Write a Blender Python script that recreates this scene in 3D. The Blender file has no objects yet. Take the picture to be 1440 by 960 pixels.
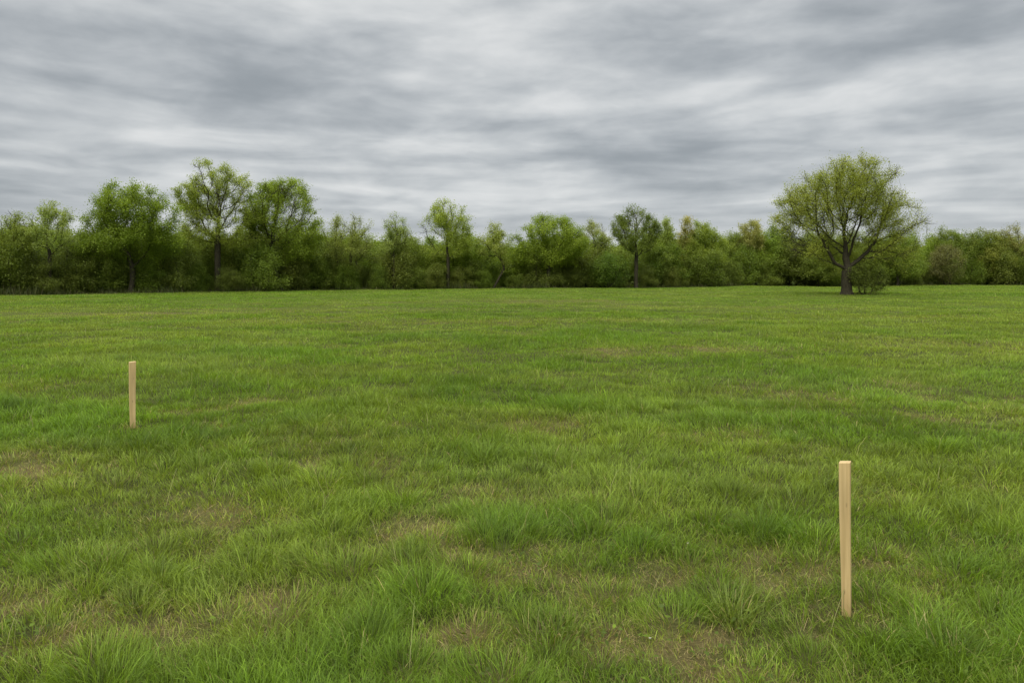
import bpy, math, time
import numpy as np

T0 = time.time()
scene = bpy.context.scene
COL = scene.collection
rad = math.radians
RNG = np.random.default_rng(20240517)

# ------------------------------------------------------------------ camera facts
F = 1047.0            # focal length in photo pixels (1440 wide)
CX, HY = 720.0, 385.0  # principal column, horizon row
EYE = 1.65


def ground_pt(px, py, sink=0.0):
    d = F * (EYE - sink) / (py - HY)
    return ((px - CX) * d / F, d)


# ------------------------------------------------------------------ noise
def _hash(ix, iy, seed):
    h = (ix.astype(np.int64) * 374761393 + iy.astype(np.int64) * 668265263 + seed * 1442695041) & 0xFFFFFFFF
    h = ((h ^ (h >> 13)) * 1274126177) & 0xFFFFFFFF
    h = (h ^ (h >> 16)) & 0xFFFFFFFF
    return h / 4294967295.0


def vnoise(x, y, seed=0):
    ix = np.floor(x); iy = np.floor(y)
    fx = x - ix; fy = y - iy
    fx = fx * fx * fx * (fx * (fx * 6 - 15) + 10); fy = fy * fy * fy * (fy * (fy * 6 - 15) + 10)
    a = _hash(ix, iy, seed); b = _hash(ix + 1, iy, seed)
    c = _hash(ix, iy + 1, seed); d = _hash(ix + 1, iy + 1, seed)
    return (a * (1 - fx) + b * fx) * (1 - fy) + (c * (1 - fx) + d * fx) * fy


def fbm(x, y, seed=0, octv=3, gain=0.5):
    s = 0.0; amp = 1.0; tot = 0.0
    ca, sa = math.cos(0.6), math.sin(0.6)
    for o in range(octv):
        s = s + amp * vnoise(x, y, seed + o * 17)
        tot += amp; amp *= gain
        x, y = (x * ca - y * sa) * 2.03 + 11.3, (x * sa + y * ca) * 2.03 - 7.1
    return s / tot


def sm(a, b, v):
    t = np.clip((v - a) / (b - a), 0, 1)
    return t * t * (3 - 2 * t)


def lerp(a, b, t):
    return a + (b - a) * t


# ------------------------------------------------------------------ ground shape and the meadow's character
def terrain(x, y):
    r = np.sqrt(x * x + y * y)
    n = 0.10 * (fbm(x * 0.45, y * 0.45, 3) - 0.5) + 0.05 * (fbm(x * 1.6, y * 1.6, 9, 2) - 0.5)
    far = 0.30 * (fbm(x * 0.07, y * 0.07, 21) - 0.5) * sm(10, 45, r)
    return n * (1 - sm(150, 300, r)) + far * (1 - sm(200, 400, r))


# worn / dry spots and rank tufts of the meadow: (photo column, row, half width m, half depth m, strength)
DRY = [(270, 714, .45, .30, .9), (335, 733, .3, .16, .8), (590, 740, .30, .22, .9), (375, 842, .25, .22, .8),
       (640, 888, .2, .16, .9), (735, 812, .25, .2, .9), (700, 945, .35, .2, .6), (985, 905, .4, .22, .65),
       (1235, 800, .28, .30, .95), (1330, 868, .2, .25, .9), (1190, 872, .25, .12, .7), (855, 496, .7, .8, .7),
       (735, 598, .25, .3, .8), (445, 656, .15, .3, .7), (75, 666, .5, .35, .75), (15, 652, .4, .4, .6),
       (110, 882, .4, .25, .7), (1085, 800, .3, .3, .7), (180, 441, 7., 1.2, .75), (330, 434, 5., 1.0, .45),
       (1020, 490, 1.5, 1.0, .5), (1130, 560, .8, .8, .4), (760, 425, 9., 3.5, .45), (560, 437, 6., 1.3, .4), (980, 432, 6., 1.5, .4), (1200, 436, 5., 1.2, .35), (420, 452, 4., 1., .35), (1350, 447, 4., 1., .4), (650, 455, 4., 1., .35), (880, 452, 4., .9, .35), (1380, 485, 2.5, 1.4, .5),
       (1270, 545, .6, .5, .5), (990, 935, .3, .2, .8), (480, 790, .3, .2, .55), (250, 880, .3, .2, .5),
       (860, 900, .22, .12, .6), (1010, 615, .5, .4, .5), (560, 690, .3, .2, .45), (60, 845, .3, .2, .5)]
RANK = [(1320, 413, 9., 2.2, .8), (1060, 412, 6., 2.2, .5), (510, 712, .42, .28, 1.), (690, 722, .42, .3, .9), (800, 700, .5, .3, .8), (1110, 752, .45, .3, 1.),  # first two: shade beside the field tree put in as darker lush grass
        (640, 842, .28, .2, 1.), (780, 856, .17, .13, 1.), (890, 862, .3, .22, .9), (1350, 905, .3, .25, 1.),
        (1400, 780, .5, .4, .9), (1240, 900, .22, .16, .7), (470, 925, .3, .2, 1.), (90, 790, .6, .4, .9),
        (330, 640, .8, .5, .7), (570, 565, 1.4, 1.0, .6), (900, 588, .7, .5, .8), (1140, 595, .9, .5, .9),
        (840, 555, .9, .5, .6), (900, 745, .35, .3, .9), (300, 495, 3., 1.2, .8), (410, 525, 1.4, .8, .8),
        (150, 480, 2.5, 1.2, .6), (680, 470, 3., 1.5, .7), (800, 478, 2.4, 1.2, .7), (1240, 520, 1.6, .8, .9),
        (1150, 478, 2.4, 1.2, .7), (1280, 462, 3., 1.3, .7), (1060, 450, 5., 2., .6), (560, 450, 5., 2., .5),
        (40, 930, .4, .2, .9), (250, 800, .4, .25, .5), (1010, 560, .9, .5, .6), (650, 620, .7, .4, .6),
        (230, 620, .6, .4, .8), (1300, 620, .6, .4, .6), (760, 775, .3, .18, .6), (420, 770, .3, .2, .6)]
STAKES = [ground_pt(1190, 872), ground_pt(186.5, 603)]
DRY = [(*ground_pt(a, b), c, d, e) for a, b, c, d, e in DRY]
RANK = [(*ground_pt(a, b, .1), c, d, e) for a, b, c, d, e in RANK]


def fields(x, y):
    """rank (0..1 how tall and lush), dry (0..1 how straw-like) at ground points"""
    y = np.asarray(y, float); x = np.asarray(x, float)
    d = np.sqrt(x * x + y * y)
    wx = x + 0.35 * (fbm(x * 1.3, y * 1.3, 71, 2) - .5); wy = y + 0.35 * (fbm(x * 1.3, y * 1.3, 77, 2) - .5)
    n1 = fbm(wx * 1.0, wy * 1.0, 31); n2 = fbm(x * .28, y * .28, 41); n3 = fbm(wx * 3.1, wy * 3.1, 51, 2)
    n4 = fbm(x * .075, y * .075, 61)
    rank = sm(.30, .72, .46 * n1 + .28 * n2 + .16 * n3 + .10 * n4)
    dn = .5 * fbm(wx * .75, wy * .75, 131) + .3 * fbm(x * .22, y * .22, 141) + .2 * fbm(wx * 2.6, wy * 2.6, 151, 2)
    dry = sm(.54, .72, dn) * (1 - .75 * rank) * .75
    dry = dry * (0.55 + 0.45 * (1 - sm(7, 16, d)))
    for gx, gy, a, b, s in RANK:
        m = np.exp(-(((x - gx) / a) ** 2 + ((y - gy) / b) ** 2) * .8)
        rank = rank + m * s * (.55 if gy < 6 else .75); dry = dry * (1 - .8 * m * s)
    wob = 0.6 + 0.9 * n3
    for gx, gy, a, b, s in DRY:
        m = np.exp(-(((x - gx) / a) ** 2 + ((y - gy) / b) ** 2) * .7) * wob
        dry = dry + m * s * (.62 if gy < 6 else .8); rank = rank * np.clip(1 - .8 * m * s, 0, 1)
    pat = sm(.36, .64, .6 * fbm(x * 5.3, y * 5.3, 161, 2) + .4 * fbm(wx * 1.9, wy * 1.9, 171, 2))
    near = 1 - sm(12, 22, d)
    dry = dry * lerp(1.0, .45 + 1.15 * pat, near)
    rank = rank * lerp(1.0, .72 + .5 * (1 - pat), near)
    return np.clip(rank, 0, 1.15), np.clip(dry, 0, 1)


# ------------------------------------------------------------------ mesh and material helpers
def mesh_np(name, verts, faces, col=None, smooth=False, extra=None):
    """faces: list of (n, k) index arrays"""
    me = bpy.data.meshes.new(name)
    me.vertices.add(len(verts))
    me.vertices.foreach_set('co', np.ascontiguousarray(verts, np.float32).ravel())
    li = np.concatenate([f.ravel() for f in faces]).astype(np.int32)
    ks = np.concatenate([np.full(len(f), f.shape[1], np.int32) for f in faces])
    me.loops.add(len(li)); me.loops.foreach_set('vertex_index', li)
    me.polygons.add(len(ks))
    st = np.zeros(len(ks), np.int32); st[1:] = np.cumsum(ks)[:-1]
    me.polygons.foreach_set('loop_start', st)
    if smooth:
        me.polygons.foreach_set('use_smooth', np.ones(len(ks), bool))
    if col is not None:
        a = me.color_attributes.new('Col', 'FLOAT_COLOR', 'POINT')
        c = np.ones((len(verts), 4), np.float32); c[:, :3] = col
        a.data.foreach_set('color', c.ravel())
    me.update(calc_edges=True)
    return me


def link(name, me, mat, parent=None, loc=(0, 0, 0)):
    o = bpy.data.objects.new(name, me)
    COL.objects.link(o)
    if mat is not None and not me.materials:
        me.materials.append(mat)
    if parent is not None:
        o.parent = parent
    o.location = loc
    return o


def thing(name, label, cat, loc=(0, 0, 0), rz=0.0, group=None):
    o = bpy.data.objects.new(name, None)
    o.empty_display_size = .3
    COL.objects.link(o)
    o.location = loc; o.rotation_euler = (0, 0, rz)
    o['label'] = label; o['category'] = cat
    if group:
        o['group'] = group
    return o


def new_mat(name):
    m = bpy.data.materials.new(name); m.use_nodes = True
    nt = m.node_tree; nt.nodes.clear()
    return m, nt


def leaf_mat(name, translucency=.35, rough=.55, spec=.25, tint=(1.25, 1.2, .6)):
    m, nt = new_mat(name)
    N = nt.nodes; L = nt.links
    out = N.new('ShaderNodeOutputMaterial')
    at = N.new('ShaderNodeVertexColor'); at.layer_name = 'Col'
    p = N.new('ShaderNodeBsdfPrincipled')
    p.inputs['Roughness'].default_value = rough
    p.inputs['Specular IOR Level'].default_value = spec
    tr = N.new('ShaderNodeBsdfTranslucent')
    mx = N.new('ShaderNodeMix'); mx.data_type = 'RGBA'; mx.blend_type = 'MULTIPLY'
    mx.inputs[0].default_value = 1; mx.inputs[7].default_value = (*tint, 1)
    L.new(at.outputs['Color'], p.inputs['Base Color'])
    L.new(at.outputs['Color'], mx.inputs[6]); L.new(mx.outputs[2], tr.inputs['Color'])
    ms = N.new('ShaderNodeMixShader'); ms.inputs[0].default_value = translucency
    L.new(p.outputs[0], ms.inputs[1]); L.new(tr.outputs[0], ms.inputs[2])
    L.new(ms.outputs[0], out.inputs['Surface'])
    return m


M_GRASS = leaf_mat('grass_blades', .38, .5, .3)
M_LEAF = leaf_mat('spring_leaves', .35, .55, .2)


def bark_mat():
    m, nt = new_mat('bark'); N = nt.nodes; L = nt.links
    out = N.new('ShaderNodeOutputMaterial'); p = N.new('ShaderNodeBsdfPrincipled')
    p.inputs['Roughness'].default_value = .9; p.inputs['Specular IOR Level'].default_value = .1
    tc = N.new('ShaderNodeTexCoord'); mp = N.new('ShaderNodeMapping'); mp.inputs['Scale'].default_value = (6, 6, 1.4)
    n = N.new('ShaderNodeTexNoise'); n.inputs['Scale'].default_value = 3; n.inputs['Detail'].default_value = 6
    r = N.new('ShaderNodeValToRGB')
    r.color_ramp.elements[0].position = .3; r.color_ramp.elements[0].color = (.024, .020, .012, 1)
    r.color_ramp.elements[1].position = .75; r.color_ramp.elements[1].color = (.090, .080, .050, 1)
    b = N.new('ShaderNodeBump'); b.inputs['Strength'].default_value = .6; b.inputs['Distance'].default_value = .05
    L.new(tc.outputs['Object'], mp.inputs[0]); L.new(mp.outputs[0], n.inputs[0]); L.new(n.outputs[0], r.inputs[0])
    L.new(r.outputs[0], p.inputs['Base Color']); L.new(n.outputs[0], b.inputs['Height']); L.new(b.outputs[0], p.inputs['Normal'])
    L.new(p.outputs[0], out.inputs[0])
    return m


M_BARK = bark_mat()


def ground_mat():
    m, nt = new_mat('meadow_soil'); N = nt.nodes; L = nt.links
    out = N.new('ShaderNodeOutputMaterial'); p = N.new('ShaderNodeBsdfPrincipled')
    p.inputs['Roughness'].default_value = .95; p.inputs['Specular IOR Level'].default_value = .05
    at = N.new('ShaderNodeVertexColor'); at.layer_name = 'Col'
    tc = N.new('ShaderNodeTexCoord')
    n = N.new('ShaderNodeTexNoise'); n.inputs['Scale'].default_value = 55; n.inputs['Detail'].default_value = 8; n.inputs['Roughness'].default_value = .7
    n2 = N.new('ShaderNodeTexNoise'); n2.inputs['Scale'].default_value = 7; n2.inputs['Detail'].default_value = 6
    L.new(tc.outputs['Object'], n.inputs[0]); L.new(tc.outputs['Object'], n2.inputs[0])
    r = N.new('ShaderNodeMapRange'); r.inputs[1].default_value = .3; r.inputs[2].default_value = .7
    r.inputs[3].default_value = .55; r.inputs[4].default_value = 1.4
    L.new(n.outputs[0], r.inputs[0])
    r2 = N.new('ShaderNodeMapRange'); r2.inputs[1].default_value = .3; r2.inputs[2].default_value = .7
    r2.inputs[3].default_value = .75; r2.inputs[4].default_value = 1.2
    L.new(n2.outputs[0], r2.inputs[0])
    mu = N.new('ShaderNodeMath'); mu.operation = 'MULTIPLY'; L.new(r.outputs[0], mu.inputs[0]); L.new(r2.outputs[0], mu.inputs[1])
    vm = N.new('ShaderNodeVectorMath'); vm.operation = 'SCALE'
    L.new(at.outputs['Color'], vm.inputs[0]); L.new(mu.outputs[0], vm.inputs['Scale'])
    L.new(vm.outputs[0], p.inputs['Base Color'])
    b = N.new('ShaderNodeBump'); b.inputs['Strength'].default_value = .8; b.inputs['Distance'].default_value = .03
    L.new(n.outputs[0], b.inputs['Height']); L.new(b.outputs[0], p.inputs['Normal'])
    L.new(p.outputs[0], out.inputs[0])
    return m


def wood_mat():
    m, nt = new_mat('planed_pine'); N = nt.nodes; L = nt.links
    out = N.new('ShaderNodeOutputMaterial'); p = N.new('ShaderNodeBsdfPrincipled')
    p.inputs['Roughness'].default_value = .62; p.inputs['Specular IOR Level'].default_value = .25
    tc = N.new('ShaderNodeTexCoord')
    mp = N.new('ShaderNodeMapping'); mp.inputs['Scale'].default_value = (90, 90, 2.2)
    n = N.new('ShaderNodeTexNoise'); n.inputs['Scale'].default_value = 1; n.inputs['Detail'].default_value = 5; n.inputs['Distortion'].default_value = .4
    mp2 = N.new('ShaderNodeMapping'); mp2.inputs['Scale'].default_value = (16, 16, 2.5)
    n2 = N.new('ShaderNodeTexNoise'); n2.inputs['Scale'].default_value = 1; n2.inputs['Detail'].default_value = 3
    L.new(tc.outputs['Object'], mp.inputs[0]); L.new(mp.outputs[0], n.inputs[0])
    L.new(tc.outputs['Object'], mp2.inputs[0]); L.new(mp2.outputs[0], n2.inputs[0])
    r = N.new('ShaderNodeValToRGB')
    r.color_ramp.elements[0].position = .3; r.color_ramp.elements[0].color = (.61, .42, .18, 1)
    r.color_ramp.elements[1].position = .7; r.color_ramp.elements[1].color = (.78, .57, .275, 1)
    L.new(n.outputs[0], r.inputs[0])
    r2 = N.new('ShaderNodeMapRange'); r2.inputs[1].default_value = .3; r2.inputs[2].default_value = .7
    r2.inputs[3].default_value = .82; r2.inputs[4].default_value = 1.12
    L.new(n2.outputs[0], r2.inputs[0])
    # small knots
    vo = N.new('ShaderNodeTexVoronoi'); vo.inputs['Scale'].default_value = 1
    mp3 = N.new('ShaderNodeMapping'); mp3.inputs['Scale'].default_value = (22, 22, 7); mp3.inputs['Location'].default_value = (.37, .21, .3)
    L.new(tc.outputs['Object'], mp3.inputs[0]); L.new(mp3.outputs[0], vo.inputs[0])
    kr = N.new('ShaderNodeMapRange'); kr.inputs[1].default_value = .03; kr.inputs[2].default_value = .12
    kr.inputs[3].default_value = .6; kr.inputs[4].default_value = 1
    L.new(vo.outputs['Distance'], kr.inputs[0])
    # earth stain and damp near the ground
    sx = N.new('ShaderNodeSeparateXYZ'); L.new(tc.outputs['Object'], sx.inputs[0])
    zr = N.new('ShaderNodeMapRange'); zr.inputs[1].default_value = .0; zr.inputs[2].default_value = .16
    zr.inputs[3].default_value = .72; zr.inputs[4].default_value = 1
    L.new(sx.outputs['Z'], zr.inputs[0])
    m1 = N.new('ShaderNodeMath'); m1.operation = 'MULTIPLY'; L.new(r2.outputs[0], m1.inputs[0]); L.new(kr.outputs[0], m1.inputs[1])
    m2 = N.new('ShaderNodeMath'); m2.operation = 'MULTIPLY'; L.new(m1.outputs[0], m2.inputs[0]); L.new(zr.outputs[0], m2.inputs[1])
    vm = N.new('ShaderNodeVectorMath'); vm.operation = 'SCALE'
    L.new(r.outputs[0], vm.inputs[0]); L.new(m2.outputs[0], vm.inputs['Scale'])
    L.new(vm.outputs[0], p.inputs['Base Color'])
    b = N.new('ShaderNodeBump'); b.inputs['Strength'].default_value = .25; b.inputs['Distance'].default_value = .002
    L.new(n.outputs[0], b.inputs['Height']); L.new(b.outputs[0], p.inputs['Normal'])
    L.new(p.outputs[0], out.inputs[0])
    return m


M_WOOD = wood_mat()

def tussocks(x, y, cell, seed, fill=.75):
    """domed clumps on a jittered grid: height 0..1, outward direction, a random number per clump"""
    gx = np.floor(x / cell); gy = np.floor(y / cell)
    best = np.zeros_like(x); ang = np.zeros_like(x); rid = np.full_like(x, .5)
    for i in (-1, 0, 1):
        for j in (-1, 0, 1):
            a, b = gx + i, gy + j
            h1 = _hash(a, b, seed); h2 = _hash(a, b, seed + 1); h3 = _hash(a, b, seed + 2); h4 = _hash(a, b, seed + 3)
            dx = x - (a + h1) * cell; dy = y - (b + h2) * cell
            r = cell * (.28 + .55 * h3)
            q = (dx * dx + dy * dy) / (r * r)
            v = np.clip(1 - q, 0, 1) ** .8 * (.35 + .65 * h4) * (h4 > 1 - fill)
            m = v > best
            best = np.where(m, v, best); ang = np.where(m, np.arctan2(dy, dx), ang); rid = np.where(m, _hash(a, b, seed + 4), rid)
    return best, ang, rid


# ------------------------------------------------------------------ ground sheet
def make_ground():
    s = np.linspace(-1, 1, 361)
    xs = np.sinh(s * 7.2) / np.sinh(7.2) * 2500
    t = np.linspace(0, 1, 330)
    ys = -40 + np.sinh(t * 6.4) / np.sinh(6.4) * 0
    ys = np.concatenate([np.linspace(-60, 1, 20)[:-1], 1 + (np.exp(t * 7.2) - 1) / (math.exp(7.2) - 1) * 2500])
    X, Y = np.meshgrid(xs, ys)
    x = X.ravel(); y = Y.ravel()
    z = terrain(x, y)
    rank, dry = fields(x, y)
    g = np.array([.050, .075, .016]); br = np.array([.19, .15, .06])
    d = np.sqrt(x * x + y * y)
    fd = sm(12, 60, d)[:, None]
    c = lerp(np.array([.085, .088, .028])[None], np.array([.115, .155, .022])[None], fd)
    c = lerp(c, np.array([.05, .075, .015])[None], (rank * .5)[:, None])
    pb = sm(.42, .62, fbm(x * 6.1, y * 6.1, 601, 3))[:, None]
    c = lerp(c, lerp(np.array([.15, .145, .045])[None], br[None], pb), np.clip(dry * 1.1 - .1, 0, 1)[:, None] * .9)
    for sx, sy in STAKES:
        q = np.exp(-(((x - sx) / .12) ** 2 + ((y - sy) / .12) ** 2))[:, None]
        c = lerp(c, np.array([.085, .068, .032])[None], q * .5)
    nx, ny = len(xs), len(ys)
    i = np.arange((ny - 1) * (nx - 1)); r_, c_ = i // (nx - 1), i % (nx - 1)
    a = r_ * nx + c_
    faces = np.stack([a, a + 1, a + nx + 1, a + nx], 1)
    me = mesh_np('ground', np.stack([x, y, z], 1), [faces], c, smooth=True)
    o = link('ground', me, ground_mat())
    o['kind'] = 'structure'


make_ground()

# ------------------------------------------------------------------ grass
C_LUSH = np.array([.115, .200, .014]); C_MID = np.array([.192, .300, .026])
C_YEL = np.array([.305, .335, .058]); C_STRAW = np.array([.47, .38, .16]); C_BROWN = np.array([.26, .185, .085])


def blades(px, py, L, W, phi, lean, bend, col, levels, rng, tipcol=None, face=None):
    """vectorised curved blades. levels: parameter values along the blade, last one is the pointed tip"""
    n = len(px)
    z0 = terrain(px, py) - .012
    P = np.stack([px, py, z0], 1)
    ph2 = phi + (rng.normal(0, .9, n) if face is None else face)
    wd = np.stack([-np.sin(ph2), np.cos(ph2), np.zeros(n)], 1)
    hd = np.stack([np.cos(phi), np.sin(phi)], 1)
    tw = [1.0, .92, .66, .4]
    vs = []; cs = []
    prev = 0.0
    k = len(levels)
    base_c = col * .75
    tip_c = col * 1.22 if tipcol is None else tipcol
    for i, t in enumerate(levels):
        if i > 0:
            tm = (t + prev) / 2
            th = np.minimum(lean + bend * tm * tm * 1.6, 2.3)
            seg = (L * (t - prev))
            P = P + np.stack([hd[:, 0] * np.sin(th) * seg, hd[:, 1] * np.sin(th) * seg, np.cos(th) * seg], 1)
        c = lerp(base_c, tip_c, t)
        if i < k - 1:
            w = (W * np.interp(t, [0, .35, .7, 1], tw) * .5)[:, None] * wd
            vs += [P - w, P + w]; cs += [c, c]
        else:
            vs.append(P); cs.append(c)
        prev = t
    m = 2 * (k - 1) + 1
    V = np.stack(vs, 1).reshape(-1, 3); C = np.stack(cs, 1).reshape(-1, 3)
    b = np.arange(n) * m
    faces = []
    for i in range(k - 2):
        faces.append(np.stack([b + 2 * i, b + 2 * i + 1, b + 2 * i + 3, b + 2 * i + 2], 1))
    faces.append(np.stack([b + m - 3, b + m - 2, b + m - 1], 1))
    return V, C, faces


def blade_colors(rank, dry, rng, dist, x, y):
    n = len(rank)
    u = rng.random(n)
    hue = fbm(x * .5, y * .5, 201) * .5 + fbm(x * .09, y * .09, 211) * .5
    yel = np.clip(sm(.40, .66, hue) * .75 + .25 * rng.random(n) - .25 * rank, 0, 1)
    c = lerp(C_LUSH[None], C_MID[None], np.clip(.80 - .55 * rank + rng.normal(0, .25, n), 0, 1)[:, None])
    c = lerp(c, C_YEL[None], yel[:, None] * .52)
    straw = (u < (.032 + .55 * dry ** 1.1))[:, None]
    sc = lerp(C_STRAW[None], C_BROWN[None], rng.random(n)[:, None])
    c = np.where(straw, sc, lerp(c, C_YEL[None], np.clip(dry * .8, 0, 1)[:, None]))
    c = c * np.exp(rng.normal(0, .24, n))[:, None]
    return c, straw[:, 0]


def grass_band(d0, d1, n, levels, tufted, wfac, rng, edge=.79):
    e = .55
    def samp(k):
        u = rng.random(k)
        Y = (d0 ** e + u * (d1 ** e - d0 ** e)) ** (1 / e)
        X = rng.uniform(-1, 1, k) * (edge * Y + .9)
        return X, Y
    nt = int(n * tufted)
    X, Y = samp(n - nt)
    phi = rng.uniform(0, 2 * np.pi, n - nt)
    lean = np.abs(rng.normal(.25, .25, n - nt))
    tid = np.zeros(n - nt)
    if nt:
        per = 16
        cx, cy = samp(nt // per)
        s = .018 + .045 * rng.random(len(cx)) + .0025 * cy
        cx = np.repeat(cx, per); cy = np.repeat(cy, per); s = np.repeat(s, per)
        tr = np.repeat(rng.normal(0, 1, nt // per), per)
        ox = rng.normal(0, 1, len(cx)); oy = rng.normal(0, 1, len(cx))
        rr = np.sqrt(ox * ox + oy * oy)
        X = np.concatenate([X, cx + ox * s]); Y = np.concatenate([Y, cy + oy * s])
        phi = np.concatenate([phi, np.arctan2(oy, ox) + rng.normal(0, .45, len(cx))])
        lean = np.concatenate([lean, .06 + .24 * rr + np.abs(rng.normal(0, .12, len(cx)))])
        tid = np.concatenate([tid, tr])
    # a common lay of the sward, drifting over metres
    rank, dry = fields(X, Y)
    keep = rng.random(len(X)) < (1 - .30 * dry) * (.74 + .28 * np.clip(rank, 0, 1))
    X, Y, phi, lean, tid, rank, dry = [a[keep] for a in (X, Y, phi, lean, tid, rank, dry)]
    lay = fbm(X * .35, Y * .35, 301) * 9.0
    w = .35
    hx = np.cos(phi) * (1 - w) + np.cos(lay) * w; hy = np.sin(phi) * (1 - w) + np.sin(lay) * w
    phi = np.arctan2(hy, hx)
    d = np.sqrt(X * X + Y * Y)
    t1, a1, r1 = tussocks(X + .1 * np.sin(Y * 3.1), Y + .08 * np.sin(X * 3.7), .33, 500)
    t2, a2, r2 = tussocks(X + .3 * np.sin(Y * .9), Y, 1.05, 520, .6)
    t3, a3, r3 = tussocks(X + .5 * np.sin(Y * .4), Y, 3.4, 540, .6)
    f1 = 1 - sm(9, 26, d); f3 = sm(14, 32, d)
    tus = np.clip(f1 * t1 * .85 + t2 * (.58 + .25 * (1 - f1)) + f3 * t3 * .6, 0, 1.3)
    hold = sm(0, .5, t1) * f1 * .55
    phi = np.arctan2(np.sin(phi) * (1 - hold) + np.sin(a1) * hold, np.cos(phi) * (1 - hold) + np.cos(a1) * hold)
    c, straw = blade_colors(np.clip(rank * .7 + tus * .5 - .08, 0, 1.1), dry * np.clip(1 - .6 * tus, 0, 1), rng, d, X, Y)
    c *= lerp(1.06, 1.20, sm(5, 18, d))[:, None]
    c *= np.exp(.10 * tid + .34 * (r1 - .5) * sm(0, .3, t1) * f1 + .30 * (r2 - .5) * sm(0, .3, t2) + .22 * f3 * (r3 - .5) * sm(0, .3, t3))[:, None]
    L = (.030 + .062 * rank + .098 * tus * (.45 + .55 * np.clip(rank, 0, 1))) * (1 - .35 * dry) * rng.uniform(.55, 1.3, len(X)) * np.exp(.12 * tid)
    L = np.where(straw & (rng.random(len(X)) < .7), L * .8, L) + .02
    L = L * lerp(1., .85, sm(15, 40, d))
    lean = np.where(straw, lean + rng.uniform(0, .9, len(X)), lean)
    for sx, sy in STAKES:      # trodden and cut short around the stakes
        q = np.exp(-(((X - sx) / .17) ** 2 + ((Y - sy + .10) / .17) ** 2))
        L = L * (1 - .55 * q)
    bend = rng.uniform(.1, 1.25, len(X)) * (.6 + .7 * rank)
    W = wfac * (.0024 + .00036 * np.maximum(d - 3, 0)) * rng.uniform(.7, 1.4, len(X))
    return blades(X, Y, L, W, phi, lean, bend, c, levels, rng)


def join_parts(parts):
    Vs, Cs, Fs, off = [], [], {}, 0
    for V, C, faces in parts:
        Vs.append(V); Cs.append(C)
        for f in faces:
            Fs.setdefault(f.shape[1], []).append(f + off)
        off += len(V)
    return np.concatenate(Vs), np.concatenate(Cs), [np.concatenate(Fs[k]) for k in Fs]


def leaf_quads(cen, size, col, rng, upbias=.5, droop=.0):
    n = len(cen)
    nrm = rng.normal(0, 1, (n, 3)); nrm[:, 2] = np.abs(nrm[:, 2]) + upbias
    nrm /= np.linalg.norm(nrm, axis=1)[:, None]
    t = rng.normal(0, 1, (n, 3)); t -= nrm * (t * nrm).sum(1)[:, None]; t /= np.linalg.norm(t, axis=1)[:, None] + 1e-9
    b = np.cross(nrm, t)
    s = size[:, None]
    fold = nrm * s * .14
    V = np.stack([cen - t * s * .5, cen + b * s * .30 + fold, cen + t * s * .5, cen - b * s * .30 + fold], 1).reshape(-1, 3)
    C = np.repeat(col, 4, 0)
    f = np.arange(n * 4).reshape(n, 4)
    return V, C, f


# ------------------------------------------------------------------ tree line position
def tl_dist(px):
    y = np.interp(px, [-200, 0, 240, 480, 720, 960, 1100, 1440, 1650], [414, 412, 409, 405.2, 404, 403, 401, 400, 400])
    return F * 1.53 / (y - HY)


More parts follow.
